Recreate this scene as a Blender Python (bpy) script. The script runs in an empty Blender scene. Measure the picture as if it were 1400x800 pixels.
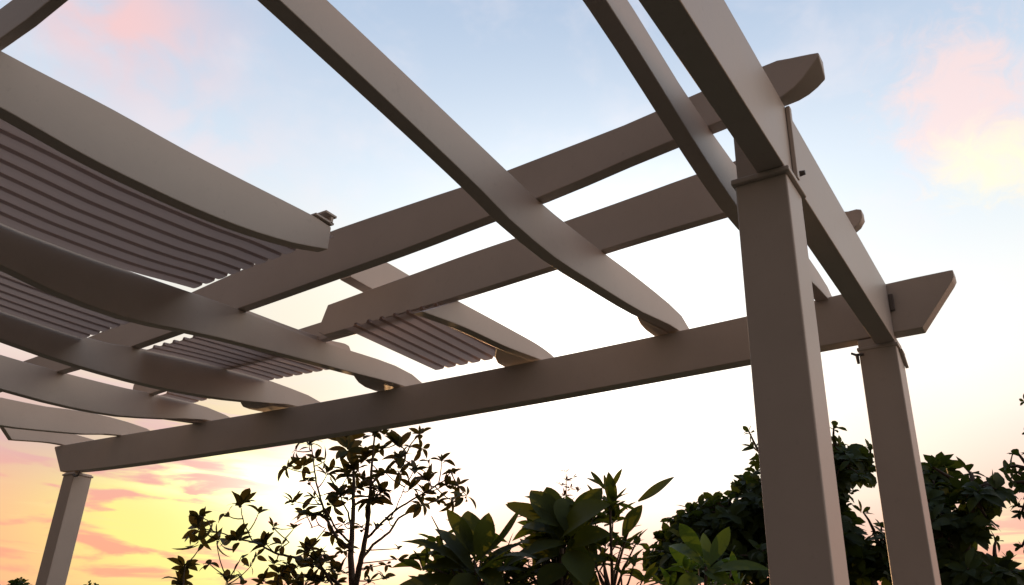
import bpy, bmesh, math, random
from mathutils import Vector, Matrix
random.seed(7)
S = bpy.context.scene
COL = S.collection
Z0 = 1.5                                     # datum of the pergola measurements above the patio

# ------------------------------------------------------------------ camera
YAW, PITCH, ROLL = -0.5946978542, 0.4338923776, 0.0400647768
FPX = 1159.74
EYE = Vector((0.5011, -2.09875, -0.02658 + Z0))
def axes():
    cy, sy, cp, sp = math.cos(YAW), math.sin(YAW), math.cos(PITCH), math.sin(PITCH)
    f = Vector((sy*cp, cy*cp, sp)); r = Vector((cy, -sy, 0)); u = r.cross(f)
    cr, sr = math.cos(ROLL), math.sin(ROLL)
    return cr*r + sr*u, -sr*r + cr*u, f
RIGHT, UP, FWD = axes()
cam_data = bpy.data.cameras.new('camera'); cam = bpy.data.objects.new('camera', cam_data); COL.objects.link(cam)
m3 = Matrix((RIGHT, UP, -FWD)).transposed()
cam.matrix_world = Matrix.Translation(EYE) @ m3.to_4x4()
cam_data.sensor_width = 36; cam_data.lens = FPX/1400*36
cam_data.clip_start = .05; cam_data.clip_end = 3000
S.camera = cam
def ray(px, py):
    return FWD + RIGHT*((px-700)/FPX) - UP*((py-400)/FPX)
def at(px, py, Y):
    """the point of the plane y = Y seen at a place of the photograph"""
    d = ray(px, py); return EYE + d*((Y-EYE.y)/d.y)
def pxsize(P): return (P-EYE).dot(FWD)/FPX        # metres per photo pixel there

# ------------------------------------------------------------------ node helpers
def new_mat(name):
    m = bpy.data.materials.new(name); m.use_nodes = True
    nt = m.node_tree; b = nt.nodes['Principled BSDF']
    return m, nt, b
def N(nt, t, **kw):
    n = nt.nodes.new(t)
    for k, v in kw.items():
        if k in n.inputs: n.inputs[k].default_value = v
        else: setattr(n, k, v)
    return n
def painted(name, col, col2, rough=.5, grain=True):
    m, nt, b = new_mat(name)
    tc = N(nt, 'ShaderNodeTexCoord')
    n1 = N(nt, 'ShaderNodeTexNoise', Scale=2.2, Detail=6.0, Roughness=.6)
    n2 = N(nt, 'ShaderNodeTexNoise', Scale=60.0, Detail=3.0)
    nt.links.new(tc.outputs['Object'], n1.inputs['Vector']); nt.links.new(tc.outputs['Object'], n2.inputs['Vector'])
    r = N(nt, 'ShaderNodeValToRGB'); r.color_ramp.elements[0].color = (*col2, 1); r.color_ramp.elements[1].color = (*col, 1)
    r.color_ramp.elements[0].position = .3; r.color_ramp.elements[1].position = .62
    nt.links.new(n1.outputs['Fac'], r.inputs['Fac'])
    n3 = N(nt, 'ShaderNodeTexNoise', Scale=34.0, Detail=5.0, Roughness=.7)
    nt.links.new(tc.outputs['Object'], n3.inputs['Vector'])
    sp = N(nt, 'ShaderNodeMapRange'); sp.inputs['From Min'].default_value = .60; sp.inputs['From Max'].default_value = .78
    sp.inputs['To Min'].default_value = 0; sp.inputs['To Max'].default_value = .32
    nt.links.new(n3.outputs['Fac'], sp.inputs['Value'])
    mxs = N(nt, 'ShaderNodeMix', data_type='RGBA'); mxs.inputs[7].default_value = (*[c*.55 for c in col2], 1)
    nt.links.new(sp.outputs['Result'], mxs.inputs[0]); nt.links.new(r.outputs['Color'], mxs.inputs[6])
    nt.links.new(mxs.outputs[2], b.inputs['Base Color'])
    b.inputs['Roughness'].default_value = rough
    mr = N(nt, 'ShaderNodeMapRange'); mr.inputs['To Min'].default_value = rough-.08; mr.inputs['To Max'].default_value = rough+.12
    nt.links.new(n1.outputs['Fac'], mr.inputs['Value']); nt.links.new(mr.outputs['Result'], b.inputs['Roughness'])
    bp = N(nt, 'ShaderNodeBump', Strength=.06, Distance=.004)
    nt.links.new(n2.outputs['Fac'], bp.inputs['Height']); nt.links.new(bp.outputs['Normal'], b.inputs['Normal'])
    return m
PAINT = painted('taupe_paint', (.56, .485, .43), (.50, .43, .38), .45)
SHEET = painted('grey_brown_sheet', (.50, .43, .41), (.42, .36, .34), .5)
def see_through(m, col, f):
    nt = m.node_tree; t = N(nt, 'ShaderNodeBsdfTranslucent'); t.inputs['Color'].default_value = (*col, 1)
    mx = N(nt, 'ShaderNodeMixShader'); mx.inputs['Fac'].default_value = f
    nt.links.new(nt.nodes['Principled BSDF'].outputs[0], mx.inputs[1]); nt.links.new(t.outputs[0], mx.inputs[2])
    nt.links.new(mx.outputs[0], nt.nodes['Material Output'].inputs['Surface'])
see_through(SHEET, (.82, .70, .63), .62)
RIB_SHADE = painted('shaded_sheet_rib', (.46, .39, .37), (.39, .325, .305), .5)
see_through(RIB_SHADE, (.70, .58, .54), .40)
METAL = painted('weathered_metal', (.16, .14, .13), (.08, .07, .065), .45)
METAL.node_tree.nodes['Principled BSDF'].inputs['Metallic'].default_value = .5
BARK = painted('bark', (.09, .06, .04), (.04, .027, .018), .9)
def leaf_mat(name, col, col2, trans, tmix=.3):
    m, nt, b = new_mat(name)
    oi = N(nt, 'ShaderNodeTexCoord')
    n1 = N(nt, 'ShaderNodeTexNoise', Scale=3.5, Detail=3.0)
    nt.links.new(oi.outputs['Object'], n1.inputs['Vector'])
    r = N(nt, 'ShaderNodeValToRGB'); r.color_ramp.elements[0].color = (*col2, 1); r.color_ramp.elements[1].color = (*col, 1)
    r.color_ramp.elements[0].position = .35; r.color_ramp.elements[1].position = .65
    nt.links.new(n1.outputs['Fac'], r.inputs['Fac']); nt.links.new(r.outputs['Color'], b.inputs['Base Color'])
    b.inputs['Roughness'].default_value = .55; b.inputs['Specular IOR Level'].default_value = .12
    t = N(nt, 'ShaderNodeBsdfTranslucent'); t.inputs['Color'].default_value = (*trans, 1)
    mx = N(nt, 'ShaderNodeMixShader'); mx.inputs['Fac'].default_value = tmix
    out = nt.nodes['Material Output']
    nt.links.new(b.outputs['BSDF'], mx.inputs[1]); nt.links.new(t.outputs['BSDF'], mx.inputs[2])
    nt.links.new(mx.outputs['Shader'], out.inputs['Surface'])
    return m
LEAF_SMALL = leaf_mat('small_tree_leaf', (.05, .055, .016), (.04, .036, .011), (.11, .075, .012), .28)
LEAF_BIG = leaf_mat('large_plant_leaf', (.05, .07, .012), (.032, .042, .009), (.13, .15, .015), .42)
LEAF_LIGHT = leaf_mat('young_leaf', (.075, .115, .02), (.05, .08, .014), (.11, .18, .016), .36)
LEAF_DARK = leaf_mat('dark_tree_leaf', (.04, .062, .015), (.026, .038, .010), (.07, .095, .012), .32)
LEAF_RED = leaf_mat('reddish_shoot_leaf', (.10, .05, .025), (.06, .035, .016), (.15, .06, .015), .3)

# ------------------------------------------------------------------ object helpers
def tag(o, label=None, cat=None, group=None, kind=None):
    if label: o['label'] = label
    if cat: o['category'] = cat
    if group: o['group'] = group
    if kind: o['kind'] = kind
def empty(name, loc, label, cat, group=None):
    o = bpy.data.objects.new(name, None); COL.objects.link(o); o.location = loc; o.empty_display_size = .2
    tag(o, label, cat, group); return o
def link(name, verts, faces, mat, parent=None, bevel=0, smooth=False, sharp=None):
    me = bpy.data.meshes.new(name); me.from_pydata([tuple(v) for v in verts], [], faces); me.materials.append(mat)
    bm = bmesh.new(); bm.from_mesh(me); bmesh.ops.recalc_face_normals(bm, faces=bm.faces); bm.to_mesh(me); bm.free()
    if smooth or sharp:
        for p in me.polygons: p.use_smooth = True
        if sharp: me.set_sharp_from_angle(angle=math.radians(sharp))
    o = bpy.data.objects.new(name, me); COL.objects.link(o)
    if parent:
        o.parent = parent; bpy.context.view_layer.update() if False else None
        off = Vector((0, 0, 0)); q = parent
        while q: off += q.location; q = q.parent
        o.location = -off if parent.parent is None else Vector((0, 0, 0))
    if bevel:
        b = o.modifiers.new('bevel', 'BEVEL'); b.width = bevel; b.segments = 2; b.limit_method = 'ANGLE'; b.angle_limit = math.radians(38); b.harden_normals = True
        for p in me.polygons: p.use_smooth = True
        me.set_sharp_from_angle(angle=math.radians(38))
    return o
def spline(pts, n):
    """even samples of a smooth curve through (u, v) points, u rising"""
    xs = [p[0] for p in pts]; ys = [p[1] for p in pts]; k = len(xs)
    if k == 2: return [(xs[0]+(xs[1]-xs[0])*i/n, ys[0]+(ys[1]-ys[0])*i/n) for i in range(n+1)]
    d = [(ys[i+1]-ys[i])/(xs[i+1]-xs[i]) for i in range(k-1)]
    t = [d[0]]+[0 if d[i-1]*d[i] <= 0 else 2*d[i-1]*d[i]/(d[i-1]+d[i]) for i in range(1, k-1)]+[d[-1]]
    out = []
    for j in range(n+1):
        x = xs[0]+(xs[-1]-xs[0])*j/n
        i = min(max([q for q in range(k-1) if xs[q] <= x+1e-9] or [0]), k-2)
        h = xs[i+1]-xs[i]; s = (x-xs[i])/h
        y = (2*s**3-3*s*s+1)*ys[i]+(s**3-2*s*s+s)*h*t[i]+(-2*s**3+3*s*s)*ys[i+1]+(s**3-s*s)*h*t[i+1]
        out.append((x, y))
    return out
def value(pts, x):
    s = spline(pts, 80); x = min(max(x, s[0][0]), s[-1][0])
    for a, b in zip(s, s[1:]):
        if x <= b[0]: return a[1]+(b[1]-a[1])*(x-a[0])/(b[0]-a[0]+1e-9)
    return s[-1][1]
def prism_x(outline, x0, x1):
    n = len(outline); v = [(x0, y, z) for y, z in outline]+[(x1, y, z) for y, z in outline]
    f = [list(range(n)), list(range(2*n-1, n-1, -1))]+[[i, (i+1) % n, n+(i+1) % n, n+i] for i in range(n)]
    return v, f
def rafter_mesh(top, bot, x, t=.055):
    o = [(y, z+Z0) for y, z in spline(bot, 26)]+[(y, z+Z0) for y, z in reversed(spline(top, 26))]
    return prism_x(o, x-t, x)
def box(a, b):
    (x0, y0, z0), (x1, y1, z1) = a, b
    v = [(x0, y0, z0), (x1, y0, z0), (x1, y1, z0), (x0, y1, z0), (x0, y0, z1), (x1, y0, z1), (x1, y1, z1), (x0, y1, z1)]
    return v, [[0, 3, 2, 1], [4, 5, 6, 7], [0, 1, 5, 4], [1, 2, 6, 5], [2, 3, 7, 6], [3, 0, 4, 7]]
def plank(stations, t):
    """board along x: stations (x, y_front, z_bottom, z_top), its back t behind"""
    v, f = [], []
    for x, y, zb, zt, *ch in stations:
        v += [(x, y, (ch[0] if ch else zb)+Z0), (x, y+t, zb+Z0), (x, y+t, zt+Z0), (x, y, zt+Z0)]
    for i in range(len(stations)-1):
        a, b = 4*i, 4*i+4
        for q in range(4): f.append([a+q, a+(q+1) % 4, b+(q+1) % 4, b+q])
    f.append([0, 1, 2, 3]); e = 4*(len(stations)-1); f.append([e, e+1, e+2, e+3])
    return v, f
def smooth_stations(st, n):
    xs = [s[0] for s in st]
    cols = [spline([(s[0], s[k]) for s in st], n) for k in (1, 2, 3)]
    return [(cols[0][i][0], cols[0][i][1], cols[1][i][1], cols[2][i][1]) for i in range(n+1)]
def tube(V, F, pts, radii, sides=6):
    base = len(V); prev = None
    for i, p in enumerate(pts):
        p = Vector(p); d = (Vector(pts[min(i+1, len(pts)-1)])-Vector(pts[max(i-1, 0)])).normalized()
        a = d.orthogonal().normalized() if prev is None else (prev-d*prev.dot(d)).normalized()
        prev = a; b = d.cross(a)
        for k in range(sides):
            q = 2*math.pi*k/sides; V.append(p+(a*math.cos(q)+b*math.sin(q))*radii[i])
    for i in range(len(pts)-1):
        for k in range(sides):
            F.append([base+i*sides+k, base+i*sides+(k+1) % sides, base+(i+1)*sides+(k+1) % sides, base+(i+1)*sides+k])
    F.append([base+k for k in range(sides)]); F.append([base+(len(pts)-1)*sides+k for k in range(sides)])

# ------------------------------------------------------------------ the setting
def ground_mat(name, c1, c2, scale, brick=False):
    m, nt, b = new_mat(name); tc = N(nt, 'ShaderNodeTexCoord')
    n1 = N(nt, 'ShaderNodeTexNoise', Scale=scale, Detail=8.0); nt.links.new(tc.outputs['Object'], n1.inputs['Vector'])
    r = N(nt, 'ShaderNodeValToRGB'); r.color_ramp.elements[0].color = (*c1, 1); r.color_ramp.elements[1].color = (*c2, 1)
    nt.links.new(n1.outputs['Fac'], r.inputs['Fac']); src = r.outputs['Color']
    if brick:
        bk = N(nt, 'ShaderNodeTexBrick', Scale=1.6); bk.inputs['Mortar'].default_value = (.12, .11, .1, 1); bk.inputs['Mortar Size'].default_value = .012
        nt.links.new(tc.outputs['Object'], bk.inputs['Vector']); nt.links.new(src, bk.inputs['Color1']); nt.links.new(src, bk.inputs['Color2']); src = bk.outputs['Color']
    nt.links.new(src, b.inputs['Base Color']); b.inputs['Roughness'].default_value = .9
    return m
v = [(-600, -600, -.12), (600, -600, -.12), (600, 600, -.12), (-600, 600, -.12)]
g = link('ground', v, [[0, 1, 2, 3]], ground_mat('grass_ground', (.02, .032, .012), (.04, .055, .02), .8)); tag(g, kind='structure')
v, f = box((-7.2, -5, -.118), (1.6, 2.05, 0))
g = link('patio', v, f, ground_mat('patio_stone', (.045, .034, .027), (.075, .056, .044), 3, True), bevel=.01); tag(g, kind='structure')

# ------------------------------------------------------------------ the pergola
P = empty('pergola', (-3, 0, 0), 'taupe painted garden pergola with bowed rafters and corrugated roof strips', 'pergola')
def part(name, vf, mat=PAINT, parent=P, bevel=.004, **kw):
    return link(name, vf[0], vf[1], mat, parent, bevel=bevel, **kw)
W = .15
def post(x, y, ztop):
    return part('post', box((x, y, -.01), (x+W, y+W, ztop+Z0)), bevel=.006)
def merge(*vfs):
    V, F = [], []
    for v, f in vfs:
        b = len(V); V += list(v); F += [[i+b for i in q] for q in f]
    return V, F
near = post(-W, 0, 1.318)
far = post(-W, 1.511, 1.368)
left = post(-6.1156, 1.511, 1.361)
# moulded collar on the near post: a front piece and a side piece, mitred into one ring
def ring(x0, y0, x1, y1, o, z0, z1):
    v = []
    for z in (z0, z1):
        v += [(x0-o, y0-o, z), (x1+o, y0-o, z), (x1+o, y1+o, z), (x0-o, y1+o, z), (x0-.0, y0-.0, z), (x1, y0, z), (x1, y1, z), (x0, y1, z)]
    f = []
    for i in range(4):
        j = (i+1) % 4
        f += [[i, j, j+8, i+8], [i+4, i+12, j+12, j+4], [i, i+4, j+4, j], [i+8, j+8, j+12, i+12]]
    return v, f
part('collar', box((-W-.008, -.014, 1.315+Z0), (.012, W+.014, 1.334+Z0)), parent=near, bevel=.005)
# the post head rises beside the beam
part('post_head', box((-W+.006, .006, 1.334+Z0), (-.083, W-.006, 1.545+Z0)), parent=near, bevel=.004)
part('cover_strip', box((.0008, .074, 1.338+Z0), (.014, .096, 1.594+Z0)), mat=PAINT, parent=near, bevel=.003)
V, F = [], []; tube(V, F, [(0.0, .165, 1.405+Z0), (.016, .165, 1.405+Z0)], [.009, .007], 10)
part('bolt', (V, F), METAL, near, bevel=0)
# clips and hooks at the other post heads
V, F = [], []
tube(V, F, [(-W+.02, 1.509, 1.30+Z0), (-W-.012, 1.509, 1.302+Z0), (-W-.03, 1.508, 1.312+Z0)], [.006, .006, .005], 8)
tube(V, F, [(-W-.008, 1.509, 1.302+Z0), (-W-.006, 1.509, 1.262+Z0)], [.008, .006], 8)
part('hook', (V, F), METAL, far, bevel=0)
part('collar', box((-W-.006, 1.5075, 1.318+Z0), (.008, 1.511+W+.008, 1.3325+Z0)), parent=far, bevel=.003)
part('bracket', prism_x([(1.56, 1.318+Z0), (1.66, 1.262+Z0), (1.67, 1.268+Z0), (1.60, 1.318+Z0)], .001, .014), PAINT, far, bevel=.002)
V, F = [], []
tube(V, F, [(-5.975, 1.509, 1.335+Z0), (-5.945, 1.507, 1.322+Z0), (-5.905, 1.505, 1.318+Z0), (-5.885, 1.503, 1.328+Z0), (-5.882, 1.502, 1.352+Z0)], [.009, .009, .008, .008, .007], 8)
part('hook', (V, F), METAL, left, bevel=0)
part('collar', box((-6.122, 1.503, 1.338+Z0), (-5.958, 1.511+W+.008, 1.3515+Z0)), parent=left, bevel=.003)

# beams: the long far beam (slightly sagging) and the side beam running towards the viewer
st = [(-6.35, 1.597, 1.43), (-6.178, 1.595, 1.378), (-5.63, 1.588, 1.352), (-4.4, 1.565, 1.332), (-3.1, 1.548, 1.326), (-1.9, 1.552, 1.335), (-1.3, 1.56, 1.345), (-.62, 1.576, 1.36), (-.1, 1.598, 1.372)]
top = spline([(s[0], s[1]) for s in st], 40); bot = spline([(s[0], s[2]) for s in st], 40)
stations = [(-6.35, 1.51, 1.545, 1.597)] + [(t[0], 1.51, b[1], t[1]) for t, b in zip(top, bot) if t[0] > -6.16]
stations = [(-6.352, 1.51, 1.585, 1.598), (-6.175, 1.51, 1.378, 1.596)] + stations[1:] + [(.11, 1.51, 1.376, 1.605), (.255, 1.51, 1.575, 1.607), (.268, 1.51, 1.577, 1.592)]
stations[-2] = (.25, 1.51, 1.556, 1.607); stations[-1] = (.262, 1.51, 1.576, 1.606)
fb = part('beam', plank(stations, .075))
sb = part('beam', box((-.079, -2.4, 1.334+Z0), (0.0, 1.506, 1.599+Z0)))
# cleats joining the side beam to the far beam
V, F = merge(box((.002, 1.496, 1.47+Z0), (.02, 1.5085, 1.545+Z0)))
part('bracket', (V, F), METAL, sb, bevel=.002)

# rafters: bowed boards resting on the far beam
R = {
 'r0': (-.243, [(-2.3, 1.72), (-.489, 1.668), (-.128, 1.625), (.247, 1.61), (.6, 1.632), (.97, 1.655), (1.25, 1.665), (1.5, 1.655), (1.68, 1.60)],
        [(-2.3, 1.66), (-.62, 1.56), (-.287, 1.514), (.006, 1.467), (.322, 1.436), (.8, 1.472), (1.352, 1.567), (1.68, 1.592)]),
 'r1': (-.955, [(-2.3, 1.725), (-.91, 1.675), (-.01, 1.63), (.22, 1.618), (.45, 1.625), (.72, 1.639), (1.07, 1.662), (1.44, 1.674), (1.59, 1.666), (1.665, 1.645), (1.72, 1.61)],
        [(-2.3, 1.63), (-1.07, 1.55), (-.12, 1.467), (.02, 1.446), (.28, 1.436), (.716, 1.469), (1.06, 1.503), (1.486, 1.570), (1.72, 1.585)]),
 'r2': (-1.753, [(-2.3, 1.50), (-1.35, 1.525), (-1.0, 1.548), (-.75, 1.556), (-.5, 1.572), (-.27, 1.59), (-.13, 1.599), (-.06, 1.594)],
        [(-2.3, 1.36), (-1.31, 1.36), (-1.05, 1.352), (-.75, 1.364), (-.5, 1.39), (-.24, 1.44), (-.06, 1.495)]),
 'r2b': (-1.753, [(.785, 1.611),  (1.25, 1.632), (1.5, 1.64), (1.64, 1.632), (1.76, 1.60)],
        [(.53, 1.458), (.87, 1.50),  (1.19, 1.522), (1.51, 1.56), (1.76, 1.59)]),
 'r3': (-2.705, [(-2.3, 1.53), (-.84, 1.512), (-.52, 1.517), (-.28, 1.53), (-.01, 1.553), (.31, 1.578), (.64, 1.592), (.9, 1.61), (1.2, 1.642), (1.44, 1.662), (1.62, 1.656), (1.76, 1.62)],
        [(-2.3, 1.40), (-.8, 1.338), (-.5, 1.316), (-.35, 1.318), (-.16, 1.338), (.13, 1.388), (.67, 1.458), (1.09, 1.508), (1.51, 1.56), (1.76, 1.58)]),
 'r4': (-3.644, [(-2.3, 1.60), (-.8, 1.535), (-.35, 1.528), (0, 1.533), (.23, 1.55), (.44, 1.59), (.88, 1.645), (1.39, 1.68), (1.62, 1.682), (1.82, 1.66)],
        [(-2.3, 1.46), (-.8, 1.405), (-.31, 1.386), (0, 1.379), (.3, 1.388), (.55, 1.405), (.92, 1.452), (1.3, 1.525), (1.51, 1.572), (1.82, 1.60)]),
 'r5': (-4.467, [(-2.3, 1.65), (-.5, 1.582), (.07, 1.579), (.43, 1.59), (.87, 1.617), (1.14, 1.646), (1.47, 1.666), (1.69, 1.652), (1.82, 1.63)],
        [(-2.3, 1.49), (-.5, 1.405), (.12, 1.391), (.38, 1.393), (.77, 1.42), (1.2, 1.503), (1.51, 1.577), (1.82, 1.60)]),
 'r6': (-5.46, [(-2.3, 1.65), (-.3, 1.592), (.2, 1.597), (.586, 1.619), (.915, 1.644), (1.184, 1.684), (1.4, 1.697), (1.6, 1.698), (1.76, 1.685), (1.87, 1.655)],
        [(-2.3, 1.48), (-.3, 1.405), (.2, 1.408), (.64, 1.436), (.986, 1.484), (1.267, 1.532), (1.5, 1.588), (1.87, 1.61)]),
 'r7': (-6.25, [(.945, 1.70), (1.4, 1.712), (1.8, 1.705)], [(1.116, 1.548), (1.50, 1.603), (1.8, 1.61)]),
}
raft = {}
for k, (x, tp, bt) in R.items():
    raft[k] = part('rafter', rafter_mesh(tp, bt, x), sharp=30)
raft['r2']['label'] = 'rafter ending at the middle purlin with a small clip on its tip'
raft['r2b']['label'] = 'rafter continuing from the middle purlin to the far beam'
raft['r7']['label'] = 'short rafter stub over the far left post'
o = part('rafter', rafter_mesh([(.68, 2.02), (1.0, 2.038), (1.3, 2.04)], [(.68, 1.838), (1.3, 1.838)], -2.377, .075), sharp=30)
o['label'] = 'short board lying across the top of the second purlin'
# a second board doubled onto one rafter
o = part('rafter', rafter_mesh([(.34, 1.618), (.7, 1.64), (.968, 1.664), (1.10, 1.684), (1.14, 1.645)], [(.34, 1.48), (.7, 1.50), (1.0, 1.53), (1.14, 1.55)], -2.763, .03), sharp=30)
o['label'] = 'short thin board doubled behind a rafter'
# cleats under the rafter feet: wider blocks with a curved front, sitting on the beam
def cleat(k, wide, y0):
    x, tp, bt = R[k]; xa = x-.057
    plan = [(xa, y0), (xa-.25*wide, y0+.06), (xa-.6*wide, y0+.15), (xa-.9*wide, y0+.26), (xa-wide, y0+.36), (xa-wide, 1.66), (xa, 1.66)]
    v = []
    for (px, py) in plan: v.append((px, py, value(bt, py)+Z0+.003))
    for (px, py) in plan: v.append((px, py, value(bt, py)+Z0+.06))
    n = len(plan)
    f = [list(range(n)), list(range(2*n-1, n-1, -1))]+[[i, (i+1) % n, n+(i+1) % n, n+i] for i in range(n)]
    part('cleat', (v, f), PAINT, raft[k], bevel=.003)
cleat('r1', .085, 1.16); cleat('r2b', .19, 1.2); cleat('r3', .17, 1.17); cleat('r4', .26, 1.17); cleat('r5', .11, 1.2)
# clip on the tip of the broken-off rafter
part('clip', merge(box((-1.80, -.155, 1.603+Z0), (-1.745, -.055, 1.612+Z0)), box((-1.80, -.075, 1.600+Z0), (-1.745, -.062, 1.645+Z0)), box((-1.80, -.11, 1.635+Z0), (-1.74, -.05, 1.645+Z0))), PAINT, raft['r2'], bevel=.002)

# purlins laid over the rafters
p1 = [(-5.6, .46, 1.60, 1.745), (-4.7, .421, 1.588, 1.742), (-4.23, .395, 1.576, 1.745), (-2.685, .288, 1.580, 1.80), (-2.142, .262, 1.591, 1.83), (-1.605, .24, 1.606, 1.82), (-1.19, .21, 1.618, 1.80), (-.961, .196, 1.624, 1.80), (-.483, .113, 1.617, 1.762), (-.2, .07, 1.612, 1.757), (0., .048, 1.612, 1.753)]
st = smooth_stations(p1, 30)
st += [(.04, .043, 1.612, 1.741, 1.628), (.072, .038, 1.618, 1.732, 1.650), (.10, .034, 1.631, 1.724, 1.678), (.126, .031, 1.650, 1.716, 1.704)]
part('purlin', plank(st, .052))
p2 = [(-2.645, .80, 1.612, 1.787), (-2.05, .77, 1.613, 1.813), (-1.667, .748, 1.619, 1.828), (-1.24, .728, 1.633, 1.838), (-.85, .701, 1.642, 1.846), (-.50, .677, 1.644, 1.857), (-.12, .65, 1.644, 1.86)]
st = [(-2.69, .801, 1.668, 1.74)] + smooth_stations(p2, 20)
st[0] = (-2.695, .801, 1.640, 1.652)
part('purlin', plank(st, .045))
p2b = [(-4.648, 1.052, 1.622, 1.735), (-4.235, 1.018, 1.631, 1.735), (-3.644, .96, 1.650, 1.74), (-2.77, .87, 1.625, 1.735), (-2.47, .852, 1.622, 1.735)]
part('purlin', plank([(-4.70, 1.056, 1.70, 1.736)] + smooth_stations(p2b, 14), .04))
part('purlin', plank([(-.40, 1.02, 1.722, 1.80), (-.02, .985, 1.612, 1.70), (.012, .98, 1.63, 1.698), (.03, .978, 1.655, 1.69)], .045))
p4 = [(-6.4, -1.373, 1.62, 1.77), (-3.6, -1.373, 1.585, 1.735), (-2.7, -1.373, 1.535, 1.685), (-1.75, -1.373, 1.532, 1.683), (-1.45, -1.373, 1.56, 1.705), (-.98, -1.373, 1.695, 1.84), (.15, -1.373, 1.705, 1.85)]
part('purlin', plank(smooth_stations(p4, 30), .03))

# corrugated sheets set between the rafters
def sheet(xa, xb, ya, yb, zfun, pitch=.085, amp=.012):
    """a profiled sheet: flat pans hanging between raised ribs that run along y"""
    prof = [(0, -.9), (.16, -1.1), (.32, -1.15), (.50, -1.1), (.70, -.9), (.77, .9), (.91, .9), (.98, -.8)]
    xs = []
    k = 0
    while xa+k*pitch < xb:
        for u, w in prof:
            if xa+(k+u)*pitch <= xb: xs.append((xa+(k+u)*pitch, w*amp))
        k += 1
    nx = len(xs)-1; ny = 26; V, F = [], []; t = .003
    for side in (0, 1):
        for j in range(ny+1):
            y = ya+(yb-ya)*j/ny
            for x, w in xs: V.append((x, y, zfun(x, y)+w+Z0+t*side))
    o = (nx+1)*(ny+1)
    for j in range(ny):
        for i in range(nx):
            a = j*(nx+1)+i; F.append([a, a+nx+1, a+nx+2, a+1]); F.append([o+a, o+a+1, o+a+nx+2, o+a+nx+1])
    for j in (0, ny):
        for i in range(nx):
            a = j*(nx+1)+i; F.append([a, a+1, o+a+1, o+a])
    for i in (0, nx):
        for j in range(ny):
            a = j*(nx+1)+i; F.append([a, a+nx+1, o+a+nx+1, o+a])
    return V, F, zfun
def between(ka, kb, off=lambda y: 0):
    xa, ta, _ = R[ka]; xb, tb, _ = R[kb]
    def z(x, y):
        s = min(max((x-xa)/(xb-xa), 0), 1)
        return value(ta, y)*(1-s)+value(tb, y)*s+off(y)
    cache = {}
    def zc(x, y):
        if y not in cache: cache[y] = (value(ta, y), value(tb, y), off(y))
        a, b, c = cache[y]; s = min(max((x-xa)/(xb-xa), 0), 1); return a*(1-s)+b*s+c
    return zc
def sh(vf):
    o = part('roof_sheet', vf, SHEET, bevel=0, sharp=25); o.data.materials.append(RIB_SHADE)
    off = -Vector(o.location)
    for p in o.data.polygons:                       # darker material on the raised ribs paints in groove shade
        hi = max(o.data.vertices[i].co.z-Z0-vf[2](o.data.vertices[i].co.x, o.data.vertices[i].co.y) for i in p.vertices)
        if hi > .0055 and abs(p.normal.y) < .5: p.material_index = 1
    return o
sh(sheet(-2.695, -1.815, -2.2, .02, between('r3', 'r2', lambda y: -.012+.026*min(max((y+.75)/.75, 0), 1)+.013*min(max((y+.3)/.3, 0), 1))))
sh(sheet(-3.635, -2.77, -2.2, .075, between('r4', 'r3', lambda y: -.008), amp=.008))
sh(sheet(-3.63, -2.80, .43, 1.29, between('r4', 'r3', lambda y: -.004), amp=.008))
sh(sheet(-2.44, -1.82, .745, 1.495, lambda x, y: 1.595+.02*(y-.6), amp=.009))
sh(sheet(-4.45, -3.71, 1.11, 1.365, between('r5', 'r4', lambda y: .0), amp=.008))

# ------------------------------------------------------------------ leaves and plants
def leaf(V, F, base, d, up, L, Wd, curl=.25, fold=.25, n=5, shape=.9, twist=0.):
    base = Vector(base); d = Vector(d).normalized(); up = Vector(up)
    side = d.cross(up)
    if side.length < 1e-3: side = d.orthogonal()
    side.normalize(); up = side.cross(d).normalized()
    b0 = len(V)
    for i in range(n+1):
        t = i/n
        w = Wd/2*max(0, math.sin(math.pi*min(1, .03+.97*t**shape)))**.8
        c = base+d*(L*(t-.25*abs(curl)*t*t))-up*(curl*L*t*t)
        a = twist*t; s2 = side*math.cos(a)+up*math.sin(a); u2 = up*math.cos(a)-side*math.sin(a)
        V.append(c-s2*w+u2*(fold*w)); V.append(c); V.append(c+s2*w+u2*(fold*w))
    for i in range(n):
        a = b0+3*i
        F.append([a, a+1, a+4, a+3]); F.append([a+1, a+2, a+5, a+4])
def rnd(a, b): return random.uniform(a, b)
def rvec():
    while True:
        v = Vector((rnd(-1, 1), rnd(-1, 1), rnd(-1, 1)))
        if .05 < v.length < 1: return v.normalized()
def whorl(V, F, c, axis, L, n, spread=(35, 95), ratio=.38, curl=(.1, .5), nseg=4, shape=(.8, 1.15)):
    axis = Vector(axis).normalized(); a = axis.orthogonal().normalized(); b = axis.cross(a); ph = rnd(0, 6.28)
    for k in range(n):
        q = ph+2.4*k+rnd(-.3, .3); th = math.radians(rnd(*spread))
        rad = a*math.cos(q)+b*math.sin(q); d = axis*math.cos(th)+rad*math.sin(th)
        ll = L*rnd(.6, 1.1)
        leaf(V, F, Vector(c)+d*L*.06-axis*rnd(0, .25)*L, d, axis+rvec()*.3, ll, ll*ratio*rnd(.8, 1.15), rnd(*curl), rnd(.1, .4), nseg, rnd(*shape), rnd(-.4, .4))
def finish_leaves(name, V, F, mat, parent):
    me = bpy.data.meshes.new(name); me.from_pydata([tuple(v) for v in V], [], F); me.materials.append(mat)
    for p in me.polygons: p.use_smooth = True
    o = bpy.data.objects.new(name, me); COL.objects.link(o); o.parent = parent; o.location = -parent.location
    return o
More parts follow.
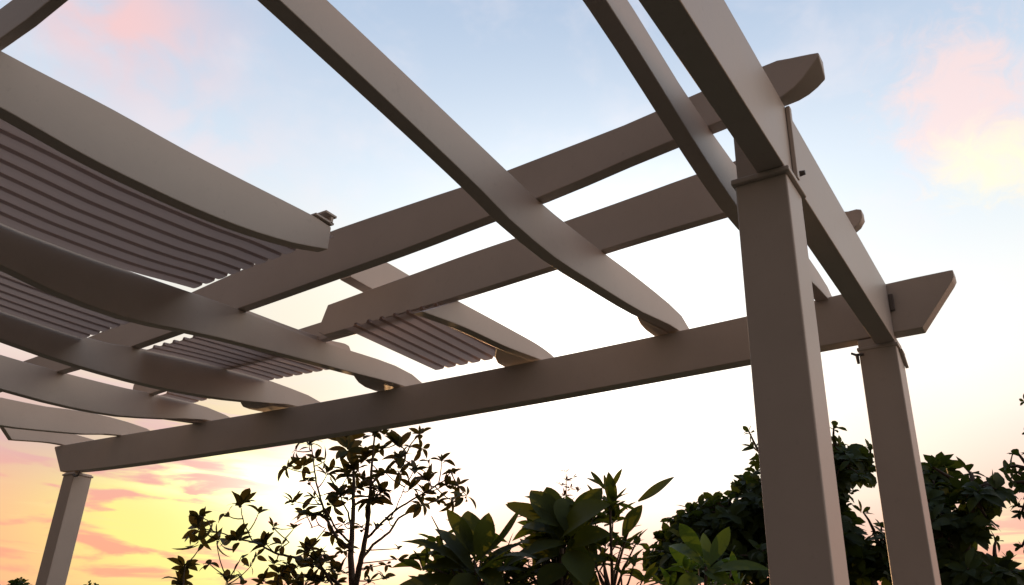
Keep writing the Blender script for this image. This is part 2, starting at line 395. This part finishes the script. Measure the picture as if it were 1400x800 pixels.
def curve_pts(a, b, sag, n=6, jit=.0):
    a, b = Vector(a), Vector(b); out = []
    side = rvec()
    for i in range(n+1):
        t = i/n; out.append(a.lerp(b, t)+Vector((0, 0, sag))*4*t*(1-t)+side*jit*math.sin(math.pi*t))
    return out

# --- slender young tree behind the far beam
YT = 2.55
T = empty('young_tree', at(484, 800, YT)*1.0, 'slender young tree with sparse dark leaf clusters in front of the sunset', 'tree')
T.location.z = 0
V, F = [], []
def px_path(pts, Y, j=0):
    return [at(x, y, Y+j*i/len(pts)) for i, (x, y) in enumerate(pts)]
skel = []
def limb(pts, r0, r1, dep):
    w = px_path(pts, YT, dep); n = len(w); s = pxsize(w[0])
    fine = []
    for i in range(n-1):
        for q in range(4): fine.append(w[i].lerp(w[i+1], q/4)+rvec()*s*.5)
    fine.append(w[-1])
    tube(V, F, fine, [(r0+(r1-r0)*i/(len(fine)-1))*s for i in range(len(fine))], 7); skel.extend(fine)
root = at(484, 800, YT)
trunk_pts = [Vector((root.x+.03, YT, -.12)), Vector((root.x-.02, YT+.03, .5)), Vector((root.x+.03, YT, 1.1)), root]
tube(V, F, trunk_pts, [.05, .042, .034, .027], 10)
limb([(482, 802), (479, 760), (481, 730), (483, 690), (484, 660), (482, 625), (478, 600)], 5.0, 1.2, .15)
limb([(486, 802), (492, 770), (500, 735), (504, 700), (506, 670), (509, 630), (512, 592)], 4.6, 1.2, -.2)
limb([(481, 752), (462, 738), (448, 712), (441, 690), (432, 660), (429, 630), (425, 603)], 2.6, .8, .35)
limb([(478, 742), (458, 722), (448, 702), (440, 690)], 1.8, .8, -.3)
limb([(480, 722), (476, 700), (468, 685), (463, 672)], 1.6, .7, .2)
limb([(494, 765), (510, 745), (532, 728), (545, 708), (570, 694), (596, 685), (620, 680), (637, 677)], 2.2, .6, .5)
limb([(503, 735), (522, 715), (545, 694), (566, 682), (590, 668), (610, 655), (616, 645)], 1.9, .6, -.4)
limb([(532, 712), (542, 694), (551, 672), (556, 660)], 1.0, .5, -.2)
limb([(509, 660), (525, 645), (540, 632), (556, 620), (562, 606), (572, 595), (580, 590)], 1.7, .5, .3)
limb([(556, 620), (545, 605)], 1, .6, .3)
limb([(470, 805), (452, 790), (430, 770), (400, 762), (375, 756), (350, 742), (325, 737), (300, 728), (275, 722)], 2.6, .8, .4)
limb([(375, 756), (395, 742), (374, 722), (385, 724), (402, 722)], 1.0, .5, .2)
limb([(345, 740), (333, 715), (329, 692)], 1.0, .6, .2)
limb([(290, 725), (284, 712), (274, 706)], .9, .6, .1)
limb([(455, 800), (440, 775), (432, 755), (421, 748)], 1.8, .7, -.3)
limb([(380, 810), (381, 790), (392, 772)], 1.5, .8, .1)
limb([(250, 812), (251, 790), (253, 772)], 1.3, .6, .1)
limb([(310, 812), (311, 795), (309, 788)], 1, .6, .1)
limb([(418, 757), (445, 722), (435, 718), (424, 722)], .9, .5, .1)
clusters = [(329,690,26,6,0),(354,700,17,2,0),(308,702,20,3,-1),(273,705,20,4,0),(270,722,30,7,-1),(275,745,32,5,-2),(296,742,22,6,-2),(325,737,26,8,0),(362,742,24,7,0),(374,720,13,4,0),(402,722,12,3,0),(385,744,17,3,-1),(330,761,18,3,-1),(344,773,12,2,-1),(253,774,24,6,0),(247,791,24,6,0),(310,793,20,5,0),(333,797,20,4,0),(421,751,24,9,0),(431,765,22,8,0),(381,783,24,6,-1),(400,685,18,5,0),(414,697,20,5,-1),(431,701,26,13,-1),(423,607,22,6,1),(403,616,18,4,-1),(391,639,20,4,-1),(414,638,20,4,-1),(420,656,17,4,-1),(432,627,15,4,0),(445,630,18,3,-1),(472,599,26,10,1),(512,592,26,11,1),(526,590,22,4,1),(475,613,26,7,-1),(520,613,22,7,0),(544,607,24,6,1),(546,624,20,6,0),(549,643,24,9,-1),(567,640,22,7,0),(584,654,22,6,1),(562,666,17,4,0),(581,671,18,6,0),(604,630,18,5,1),(618,646,15,5,0),(610,662,18,6,0),(627,663,18,4,-1),(621,685,22,5,-2),(638,678,20,4,-1),(578,688,20,7,-1),(598,682,18,6,0),(575,592,16,5,1),(578,613,20,4,-1),(587,628,14,2,-1),(449,645,20,7,0),(477,648,24,10,0),(500,625,20,7,0),(526,645,22,7,0),(507,680,28,15,-1),(521,668,24,10,0),(464,674,24,11,0),(452,690,20,7,-1),(488,668,20,6,0),(495,720,16,6,0),(515,720,15,4,0),(532,711,13,4,0),(470,751,18,7,0),(456,777,18,7,0),(431,757,18,6,0),(426,774,20,7,0),(424,790,22,8,0),(506,774,14,3,-1),(529,771,14,3,-1),(544,764,14,2,-1),(405,790,22,7,0),(440,793,22,8,0),(460,795,18,6,0),(360,795,18,5,0),(395,770,14,4,0),(485,640,18,6,0),(410,772,22,7,0),(445,765,20,7,0),(465,780,20,7,0),(415,800,22,8,0),(395,800,20,6,0),(375,770,16,5,0),(505,795,18,5,0),(525,790,16,5,0),(545,750,12,3,0),(350,760,16,5,-1),(285,770,16,4,-1),(455,730,16,5,0),(470,715,16,5,0),(496,655,16,5,0),(430,680,16,5,0)]
LV, LF = [], []
for (x, y, r, n, mood) in clusters:
    c = at(x, y, YT+rnd(-.35, .45)); s = pxsize(c)
    near_pt = min(skel, key=lambda q: (q-c).length+max(0, q.z-c.z)*1.5)
    c = at(x, y, near_pt.y+rnd(-.12, .12)); s = pxsize(c)
    near_pt = min(skel, key=lambda q: (q-c).length+max(0, q.z-c.z)*1.5)
    if (near_pt-c).length > 2*s: tube(V, F, curve_pts(near_pt, c, -.01, 4, .01), [1.0*s, .9*s, .8*s, .65*s, .5*s], 5)
    ax = (c-near_pt).normalized()*.5+Vector((rnd(-.3, .3), rnd(-.3, .3), .9))
    lo, hi = (25, 85)
    if mood < 0: ax.z = .25; lo, hi = (50, 110)
    if mood == -2: ax.z = -.5
    if mood > 0: lo, hi = (15, 75)
    whorl(LV, LF, c, ax, r*s*1.14, int(n*1.45+.5), (lo, hi), .42, (.05, .6), 5)
link('trunk', V, F, BARK, T, smooth=True)
finish_leaves('crown', LV, LF, LEAF_SMALL, T)

# --- large leaved plants standing closer, beyond the far beam
ROOT = [None]
def big_plant(name, label, cat, base_px, Y, leaves, stems, mat, stem_r=3.0, extra=None):
    b = at(base_px[0], base_px[1], Y); T = empty(name, (b.x, b.y, 0), label, cat)
    V, F, SV, SF = [], [], [], []; ROOT[0] = b-Vector((0, 0, .04))
    tube(SV, SF, [Vector((b.x, b.y, -.12)), Vector((b.x+.02, b.y, .6)), Vector((b.x-.01, b.y, 1.1)), b], [.035, .03, .025, .018], 8)
    for pts, r0, r1 in stems:
        w = [b]+[at(x, y, Y+dy) for x, y, dy in pts]; s = pxsize(b)
        tube(SV, SF, w, [(r0+(r1-r0)*i/(len(w)-1))*s for i in range(len(w))], 7)
    for (x0, y0, x1, y1, w, dy, curl, roll) in leaves:
        A, B = at(x0+rnd(-6, 6), y0+rnd(-16, 14), Y+rnd(-.05, .05)), at(x1, y1, Y+dy); s = pxsize(A); d = B-A; L = d.length
        back = (EYE-A).normalized()                    # facing tilt of the blade
        up = Vector((0, 0, 1))*math.cos(roll)+back*math.sin(roll)
        # curl bends the tip below the chord; aim higher so that the tip still ends near B
        side = d.cross(up).normalized(); u2 = side.cross(d).normalized()
        d2 = d+u2*(curl*L)
        leaf(V, F, A, d2, u2, L*1.06, w*s*rnd(.72, .92), curl, rnd(.15, .4), 12, rnd(.9, 1.3), rnd(-.5, .5))
    if extra: extra(V, F, Y, SV, SF)
    link('stem', SV, SF, BARK, T, smooth=True); finish_leaves('foliage', V, F, mat, T)
    return T
def scatter(region, n, size, ratio=.36, axis=(0, 0, 1)):
    def go(V, F, Y, SV, SF):
        for _ in range(n):
            x0, y0, x1, y1 = random.choice(region); x, y = rnd(x0, x1), rnd(y0, y1)
            c = at(x, y, Y+rnd(.1, .7)); s = pxsize(c)
            tube(SV, SF, curve_pts(ROOT[0], c, -.02, 5, .03), [2.0*s, 1.8*s, 1.5*s, 1.2*s, 1.0*s, .8*s], 5)
            whorl(V, F, c, Vector(axis)+rvec()*.5, rnd(*size)*s, random.randint(4, 8), (20, 85), ratio*rnd(.8, 1.15), (.05, .7), 6)
    return go
big_plant('large_leaved_plant', 'big leaved green plant directly right of the slender young tree', 'plant', (655, 805), 2.2,
 [(652,775,612,698,34,-.1,.12,.6),(650,770,640,700,44,.1,.1,.9),(655,772,668,703,40,.0,.1,1.1),(658,780,712,697,26,-.1,-.22,.7),(648,770,595,722,34,.15,.3,.9),
  (640,778,553,738,26,-.1,.45,.5),(600,745,556,740,20,.1,.3,.5),(655,785,712,743,26,.1,.35,.5),(650,785,705,760,22,-.2,.3,.7),(648,790,575,778,40,.0,.25,.6),(645,782,560,765,44,.2,.2,.8),
  (655,795,720,780,28,.1,.3,.5),(640,800,545,800,38,-.1,.25,.6),(655,800,730,760,24,-.2,.4,.5),(640,770,608,745,30,.2,.1,1.0),(650,795,610,810,34,-.25,.2,.8),(655,790,690,815,30,-.25,.2,.8)],
 [([(650,772,0)], 4, 2.5), ([(610,760,.1),(600,725,.1),(590,706,.1)], 2.0, .8)], LEAF_BIG,
 extra=scatter([(545,765,730,815), (600,735,690,800), (580,770,740,810)], 52, (22, 54), .34))
big_plant('large_leaved_plant', 'tallest dense plant with big overlapping dark green leaves between its neighbours', 'plant', (765, 805), 2.35,
 [(765,735,693,690,36,-.1,.15,.7),(762,730,727,672,44,.0,.1,1.0),(765,728,748,668,48,.1,.1,1.1),(770,735,778,684,50,.1,.1,1.2),(770,738,830,690,58,-.1,.35,.9),(775,735,822,668,46,.15,.3,.9),
  (760,745,712,720,40,.1,.3,.8),(765,750,718,755,46,-.1,.3,.7),(770,755,690,775,42,-.2,.3,.6),(775,752,833,730,46,.0,.35,.9),(775,765,800,800,48,-.2,.2,1.0),(780,750,795,790,44,.1,.2,1.1),
  (765,765,740,805,50,-.2,.2,1.0),(760,765,700,745,34,.1,.3,.7),(770,760,830,765,36,.2,.35,.7),(768,745,760,700,50,.2,.1,1.2),(772,760,715,795,36,.1,.3,.7),(775,775,820,805,40,0,.2,.9),(765,790,700,800,36,.1,.3,.7)],
 [([(768,750,0)], 5, 3.0)], LEAF_BIG, extra=scatter([(690,745,850,815), (720,705,815,790), (735,690,800,740)], 60, (22, 52), .34))
def narrow_extra(V, F, Y, SV, SF):
    for (cx, cy, r, n) in [(835,688,34,9),(838,712,34,9),(812,705,24,6),(800,740,26,8),(850,745,30,8),(868,765,26,8),(828,742,26,8),(815,770,26,7),(870,742,24,6),(848,780,26,7),(790,765,24,7),(880,790,26,7),(905,795,24,6)]:
        c = at(cx, cy, Y+rnd(-.1, .3)); s = pxsize(c)
        whorl(V, F, c, Vector((rnd(-.3, .3), rnd(-.3, .3), 1)), r*1.15*s, n+2, (30, 95), .36, (.0, .4), 5)
        tube(SV, SF, curve_pts(ROOT[0], c, -.02, 5, .03), [2.2*s, 2*s, 1.8*s, 1.5*s, 1.2*s, .9*s], 5)
big_plant('narrow_leaved_shrub', 'shrub with an upright shoot and one long leaf reaching up right', 'shrub', (838, 810), 2.6,
 [(835,683,832,647,16,0,.05,1.3),(836,680,850,642,9,.0,.05,.8),(832,682,808,645,9,0,.05,.8),(830,680,803,654,8,.1,.05,.7),(828,684,803,663,8,.1,.05,.7),(837,684,857,667,8,.0,.05,.6),(838,697,855,685,8,.0,.05,.6),(834,690,826,650,9,.1,.05,.8),
  (876,697,921,653,26,.0,-.12,.75),(853,726,877,692,26,.05,.05,.9),(850,715,845,690,7,0,0,.6),(858,738,877,718,5,0,0,.5),(850,760,880,738,11,0,.15,.5),(852,765,880,750,9,.1,.2,.5)],
 [([(836,760,0),(834,700,0),(834,684,0)], 2.6, 1.2), ([(846,770,.05),(856,735,.05),(864,715,.05),(876,698,.05)], 2.2, .9), ([(820,780,0),(845,740,0)], 1.6, 1)], LEAF_BIG, extra=narrow_extra)
big_plant('young_plant', 'low bright green plant with broad young leaves beside the near post', 'plant', (965, 815), 2.0,
 [(962,770,930,717,24,0,.1,1.1),(966,768,996,722,24,.1,-.1,1.1),(965,765,962,730,20,.15,.1,1.2),(970,782,1047,776,26,-.1,.42,.7),(960,780,915,745,24,.1,.35,.8),(965,790,1000,800,28,-.1,.3,.8),(960,790,925,800,26,-.1,.3,.8),(965,780,940,765,24,.15,.3,.9),(968,785,1005,760,18,.2,.4,.6)],
 [([(965,775,0)], 3, 2)], LEAF_LIGHT, extra=scatter([(915,770,1015,815)], 14, (20, 38)))
def sprig(V, F, Y, SV, SF):
    for (cx, cy, r, n) in [(773,645,9,4),(775,656,12,8),(785,652,9,5),(768,662,11,6),(780,668,13,8),(790,672,10,5),(772,676,14,8),(778,690,14,8)]:
        c = at(cx, cy, Y+rnd(-.05, .05)); s = pxsize(c)
        whorl(V, F, c, Vector((rnd(-.3, .3), rnd(-.3, .3), 1)), r*s, n, (20, 90), .3, (.0, .3), 3)
big_plant('shoot', 'thin reddish shoot with tiny leaves peeping above the tallest plant', 'shoot', (775, 805), 3.3, [],
 [([(776,740,0),(774,690,0),(774,648,0)], 1.6, .6)], LEAF_RED, extra=sprig)

# --- dark broad leaved trees further away
def clump_tree(name, label, cat, base_px, Y, clumps, tips, leafpx, mat, depth=1.2, limbs_from=None, dens=1.0):
    b = at(base_px[0], base_px[1], Y); T = empty(name, (b.x, b.y, 0), label, cat)
    V, F, LV, LF = [], [], [], []
    h = b.z
    tube(V, F, [Vector((b.x, b.y, -.15)), Vector((b.x+.05, b.y, h*.4)), Vector((b.x-.05, b.y, h*.8)), b], [.17, .14, .12, .09], 10)
    nodes = []
    for (cx, cy, rx, ry, n) in clumps:
        c0 = at(cx, cy, Y+rnd(-.4, .4)*depth); s = pxsize(c0)
        tube(V, F, curve_pts(b-Vector((0, 0, rnd(0, .5))), c0, rnd(-.1, .25), 7, .1), [.055-.006*i for i in range(8)], 6); nodes.append(c0)
        for _ in range(int(n*dens)):
            while True:
                q = rvec()*rnd(0, 1)**.4
                if abs(q.x) <= 1: break
            c = at(cx+q.x*rx, cy+q.z*ry, c0.y+q.y*depth*.6)
            tube(V, F, [c0.lerp(c, .1), c0.lerp(c, .6)+Vector((0, 0, .03)), c], [.018, .012, .006], 4)
            out = (c-c0).normalized()*.7+Vector((0, 0, .8))
            whorl(LV, LF, c, out+rvec()*.3, rnd(.85, 1.2)*leafpx*1.2*s, random.randint(7, 10), (35, 105), rnd(.46, .60), (.1, .6), 4, (1.0, 1.5))
    for (cx, cy, r, n, dx, dz) in tips:
        c = at(cx, cy, Y+rnd(-.3, .3)); s = pxsize(c)
        k = min(nodes, key=lambda q: (q-c).length)
        tube(V, F, curve_pts(k, c, .02, 4, .03), [.03, .024, .018, .013, .009], 5)
        whorl(LV, LF, c, Vector((dx, rnd(-.3, .3), dz)), r*s, n, (20, 95), .50, (.0, .45), 4, (1.0, 1.5))
    link('trunk', V, F, BARK, T, smooth=True); finish_leaves('crown', LV, LF, mat, T)
    return T
clump_tree('broadleaf_tree', 'large dark broadleaf tree rising behind the near post', 'tree', (1090, 800), 7.2,
 [(1065,660,44,46,30),(1095,690,60,60,34),(1000,705,52,30,44),(950,725,45,28,40),(925,760,40,35,34),(985,760,70,40,60),(1150,640,34,28,26),(1180,640,16,20,10),(1145,715,22,34,18),(1170,765,50,40,44),(1205,760,30,40,22),(1050,770,70,40,40),(1030,700,30,50,30)],
 [(1024,590,16,5,-.6,.8),(1030,612,20,8,-.4,.4),(1038,632,18,6,-.3,.5),(1140,584,18,7,.3,1),(1146,606,18,7,.4,.8),(1138,622,20,7,.2,.6),(1190,614,18,7,.3,.8),(1180,630,20,7,0,.8),(905,735,16,6,-.5,.8),(945,700,16,6,-.4,.8),(975,690,16,6,-.2,1),(1000,683,16,6,0,1),(1028,660,16,6,-.4,.8),(1180,700,18,6,.4,.4),(1168,720,18,6,.2,.4),(895,765,16,6,-.5,.4),(1205,720,16,6,.2,.5),(1160,672,20,7,0,.5)],
 20, LEAF_DARK)
clump_tree('broadleaf_tree', 'dark broadleaf tree right of the far post with a spray of leaves on top', 'tree', (1300, 805), 6.4,
 [(1278,662,22,26,16),(1270,700,28,30,24),(1335,672,34,14,16),(1322,722,28,20,18),(1285,748,40,30,30),(1270,792,50,26,32),(1330,785,44,20,28),(1368,790,26,14,14)],
 [(1274,638,18,7,.2,1),(1282,650,18,7,.4,.8),(1297,652,18,5,.9,.4),(1324,645,26,7,.1,1),(1335,660,24,8,.5,.6),(1355,660,22,6,.9,.3),(1365,668,20,5,.9,-.1),(1315,668,22,8,-.4,.5),(1340,684,22,6,.3,-.3),(1352,712,20,7,.6,.5),(1345,700,18,6,.5,.6),(1362,738,16,6,.6,.3),(1380,765,18,6,.4,.8),(1300,690,18,6,.3,.6)],
 22, LEAF_DARK)
clump_tree('broadleaf_tree', 'dark leafy branches of a tree reaching in at the right edge', 'tree', (1440, 805), 5.6,
 [(1425,660,14,22,8),(1435,700,16,30,10),(1440,600,20,50,16),(1432,770,14,26,10)],
 [(1392,620,20,6,-.2,.9),(1380,638,22,6,-.9,.3),(1390,645,22,8,-.4,.4),(1385,660,20,6,-.8,-.2),(1398,662,20,7,-.2,.3),(1392,692,20,8,-.5,.3),(1397,700,18,6,-.3,-.2),(1401,549,13,4,-.8,.3),(1403,592,9,3,-.8,.1),(1397,748,15,5,-.8,.2)],
 18, LEAF_DARK, depth=.7)
clump_tree('distant_tree', 'small far tree top beside the foot of the far left post', 'tree', (28, 812), 24, [(28,803,18,9,26)], [(28,793,7,6,0,1),(16,797,6,5,-.3,1),(40,798,6,5,.3,1)], 8, LEAF_DARK)
clump_tree('distant_tree', 'faint far tree top just right of the far left post', 'tree', (124, 814), 34, [(124,807,12,8,16)], [(122,797,5,5,0,1)], 6, LEAF_DARK)

# ------------------------------------------------------------------ sky and light
SUN_AZ, SUN_EL = math.radians(-41.5), math.radians(4.5)
w = bpy.data.worlds.new('World'); S.world = w; w.use_nodes = True
nt = w.node_tree; nt.nodes.clear()
out = N(nt, 'ShaderNodeOutputWorld')
tc = N(nt, 'ShaderNodeTexCoord')
D = tc.outputs['Generated']
def lk(a, b): nt.links.new(a, b)
def M(op, a, b=None, c=None, clamp=False):
    n = nt.nodes.new('ShaderNodeMath'); n.operation = op; n.use_clamp = clamp
    for i, q in enumerate((a, b, c)):
        if q is None: continue
        if isinstance(q, (int, float)): n.inputs[i].default_value = q
        else: lk(q, n.inputs[i])
    return n.outputs[0]
def mixc(f, a, b, mode='MIX'):
    n = nt.nodes.new('ShaderNodeMix'); n.data_type = 'RGBA'; n.blend_type = mode; n.clamp_factor = True; n.clamp_result = False
    if isinstance(f, (int, float)): n.inputs[0].default_value = f
    else: lk(f, n.inputs[0])
    for s, q in ((6, a), (7, b)):
        if isinstance(q, tuple): n.inputs[s].default_value = (*q, 1)
        else: lk(q, n.inputs[s])
    return n.outputs[2]
sep = N(nt, 'ShaderNodeSeparateXYZ'); lk(D, sep.inputs[0])
el = M('MULTIPLY', M('ARCSINE', M('MINIMUM', M('MAXIMUM', sep.outputs['Z'], -1.0), 1.0)), 180/math.pi)
az = M('MULTIPLY', M('ARCTAN2', sep.outputs['X'], sep.outputs['Y']), 180/math.pi)
def lobe(px, py, saz, sel):
    """soft patch of sky centred where that place of the photograph looks, widths in degrees"""
    d = ray(px, py).normalized(); a0 = math.degrees(math.atan2(d.x, d.y)); e0 = math.degrees(math.asin(d.z))
    a = M('DIVIDE', M('SUBTRACT', az, a0), saz); e = M('DIVIDE', M('SUBTRACT', el, e0), sel)
    return M('POWER', 2.71828, M('MULTIPLY', -1.0, M('ADD', M('MULTIPLY', a, a), M('MULTIPLY', e, e))))
def cloud_noise(sc, stretch, detail=6.0, rough=.6, seed=0.0, dist=.3):
    c = N(nt, 'ShaderNodeCombineXYZ')
    lk(M('MULTIPLY', az, sc/57.3), c.inputs[0]); lk(M('MULTIPLY', el, sc*stretch/57.3), c.inputs[1]); c.inputs[2].default_value = seed
    n = N(nt, 'ShaderNodeTexNoise', Scale=1.0, Detail=detail, Roughness=rough, Distortion=dist); lk(c.outputs[0], n.inputs['Vector'])
    return n.outputs['Fac']
def smooth(v, a, b):
    n = nt.nodes.new('ShaderNodeMapRange'); n.interpolation_type = 'SMOOTHSTEP'; lk(v, n.inputs['Value'])
    n.inputs['From Min'].default_value = a; n.inputs['From Max'].default_value = b; return n.outputs['Result']
def lin(*c): return tuple(((q/255+.055)/1.055)**2.4 if q > 10 else q/255/12.92 for q in c)
# clear sky by height
ramp = N(nt, 'ShaderNodeValToRGB'); lk(M('DIVIDE', el, 90.0), ramp.inputs['Fac'])
cr = ramp.color_ramp
stops = [(0, lin(252,188,140)), (6, lin(253,174,140)), (11, lin(252,178,158)), (15, lin(240,204,196)), (19, lin(246,236,226)), (25, lin(233,240,243)), (31, lin(216,230,244)), (38, lin(197,214,235)), (50, lin(162,186,218)), (90, lin(110,135,180))]
cr.elements[0].position = 0; cr.elements[0].color = (*stops[0][1], 1); cr.elements[1].position = 1; cr.elements[1].color = (*stops[-1][1], 1)
for e, c in stops[1:-1]:
    q = cr.elements.new(e/90); q.color = (*c, 1)
sky = ramp.outputs['Color']
# pale veil of high cloud
veil = cloud_noise(7, 1.6, 5.0, .55, 3.1, .2)
sky = mixc(M('MULTIPLY', smooth(veil, .45, .75), M('MULTIPLY', smooth(el, 14, 24), .45)), sky, lin(236,232,240))
# pink cloud high on the left and the sunlit cloud on the right
n1 = cloud_noise(13, 1.4, 4.0, .5, 1.7, .4)
m = M('MULTIPLY', lobe(165, 30, 6.5, 4.2), smooth(n1, .22, .66)); sky = mixc(M('MULTIPLY', m, .95), sky, lin(248,206,206))
m = M('MULTIPLY', lobe(290, 200, 6, 4), smooth(n1, .35, .65)); sky = mixc(M('MULTIPLY', m, .5), sky, lin(244,228,232))
n2 = cloud_noise(20, 1.3, 9.0, .64, 8.3, .7)
m = smooth(M('ADD', lobe(1322, 150, 5.4, 5.0), M('MULTIPLY', M('SUBTRACT', n2, .5), 1.6)), .22, .98)
sky = mixc(M('MULTIPLY', m, .9), sky, lin(247,222,222))
m = smooth(M('ADD', lobe(1352, 220, 4.4, 3.0), M('MULTIPLY', M('SUBTRACT', n2, .5), 1.4)), .30, 1.1)
sky = mixc(m, sky, (1.0, .93, .72))
# streaked sunset clouds low on the left, and a low band on the right
st = cloud_noise(10, 5.5, 6.0, .5, 5.2, .35)
st2 = cloud_noise(7, 7.5, 6.0, .6, 12.9, .4)
region = lobe(310, 705, 10, 5.5)
sky = mixc(M('MULTIPLY', M('MULTIPLY', smooth(st, .40, .53), region), 1.6, clamp=True), sky, (1.0, .90, .28))
sky = mixc(M('MULTIPLY', M('MULTIPLY', smooth(st2, .52, .68), lobe(60, 745, 10, 3)), .4), sky, (1.0, .80, .36))
sky = mixc(M('MULTIPLY', M('MULTIPLY', smooth(st2, .50, .62), lobe(1395, 735, 9, 2.6)), .9), sky, (1.02, .84, .42))
m = M('MULTIPLY', lobe(40, 585, 10, 2.6), .6); sky = mixc(m, sky, lin(206,186,190))
m = lobe(420, 430, 9, 5); sky = mixc(M('MULTIPLY', m, .7), sky, (.95, .86, .66))
m = lobe(1080, 640, 14, 4.5); sky = mixc(M('MULTIPLY', m, .85), sky, (1.0, .92, .74))
# glare around the sun, blown out in the middle of the picture
glow = M('ADD', M('MULTIPLY', lobe(815, 540, 10.5, 8.0), 1.7), M('MULTIPLY', lobe(850, 330, 22, 9.0), .30))
glow = M('ADD', glow, M('MULTIPLY', lobe(1290, 520, 13, 5.5), .30))
glow = M('ADD', glow, M('MULTIPLY', lobe(500, 690, 6.5, 4.0), 1.7))
glow = M('ADD', glow, M('MULTIPLY', M('MULTIPLY', lobe(310, 650, 5, 1.5), smooth(st, .38, .6)), .7))
gc = mixc(1.0, (1.0, .96, .86), (1, 1, 1), 'MULTIPLY')
gn = nt.nodes.new('ShaderNodeVectorMath'); gn.operation = 'SCALE'; gn.inputs[0].default_value = (1.0, .93, .78); lk(glow, gn.inputs['Scale'])
add = nt.nodes.new('ShaderNodeVectorMath'); add.operation = 'ADD'; lk(sky, add.inputs[0]); lk(gn.outputs[0], add.inputs[1])
# the sky away from the sunset is dimmer
def around(deg):
    n = nt.nodes.new('ShaderNodeVectorMath'); n.operation = 'DOT_PRODUCT'; lk(D, n.inputs[0]); n.inputs[1].default_value = (math.sin(math.radians(deg)), math.cos(math.radians(deg)), .1); return n.outputs['Value']
back = smooth(around(5), .15, -.55)
# unseen bright sky patch, added right of the view to light right-hand faces
side_fill = M('POWER', 2.71828, M('MULTIPLY', -1.0, M('ADD', M('POWER', M('DIVIDE', M('ABSOLUTE', M('SUBTRACT', az, 62)), 32.0), 2.0), M('POWER', M('DIVIDE', M('ABSOLUTE', M('SUBTRACT', el, 24)), 16.0), 2.0))))
side_fill = M('MULTIPLY', side_fill, M('ADD', .5, M('MULTIPLY', cloud_noise(5, 1.6, 5.0, .6, 20.0, .5), 1.0)))
sky2 = mixc(side_fill, add.outputs[0], (1.65, 1.45, 1.2))
lit = mixc(back, sky2, (.155, .112, .09))
bg = N(nt, 'ShaderNodeBackground', Strength=1.0); lk(lit, bg.inputs['Color'])
ns = N(nt, 'ShaderNodeTexSky', sky_type='NISHITA', sun_disc=False, sun_elevation=SUN_EL, sun_rotation=SUN_AZ, dust_density=2.0)
bg2 = N(nt, 'ShaderNodeBackground', Strength=.002); lk(ns.outputs[0], bg2.inputs['Color'])
ad = N(nt, 'ShaderNodeAddShader'); lk(bg.outputs[0], ad.inputs[0]); lk(bg2.outputs[0], ad.inputs[1]); lk(ad.outputs[0], out.inputs['Surface'])

sd = bpy.data.lights.new('sun', 'SUN'); sd.energy = 2.0; sd.angle = math.radians(.6); sd.color = (1.0, .56, .25)
so = bpy.data.objects.new('sun', sd); COL.objects.link(so)
sdir = Vector((math.sin(SUN_AZ)*math.cos(SUN_EL), math.cos(SUN_AZ)*math.cos(SUN_EL), math.sin(SUN_EL)))
so.rotation_euler = sdir.to_track_quat('Z', 'Y').to_euler(); so.location = (-8, 10, 6)

S.view_settings.view_transform = 'Standard'; S.view_settings.look = 'None'; S.view_settings.exposure = 0; S.view_settings.gamma = 1
S.render.engine = 'CYCLES'
S.cycles.max_bounces = 6
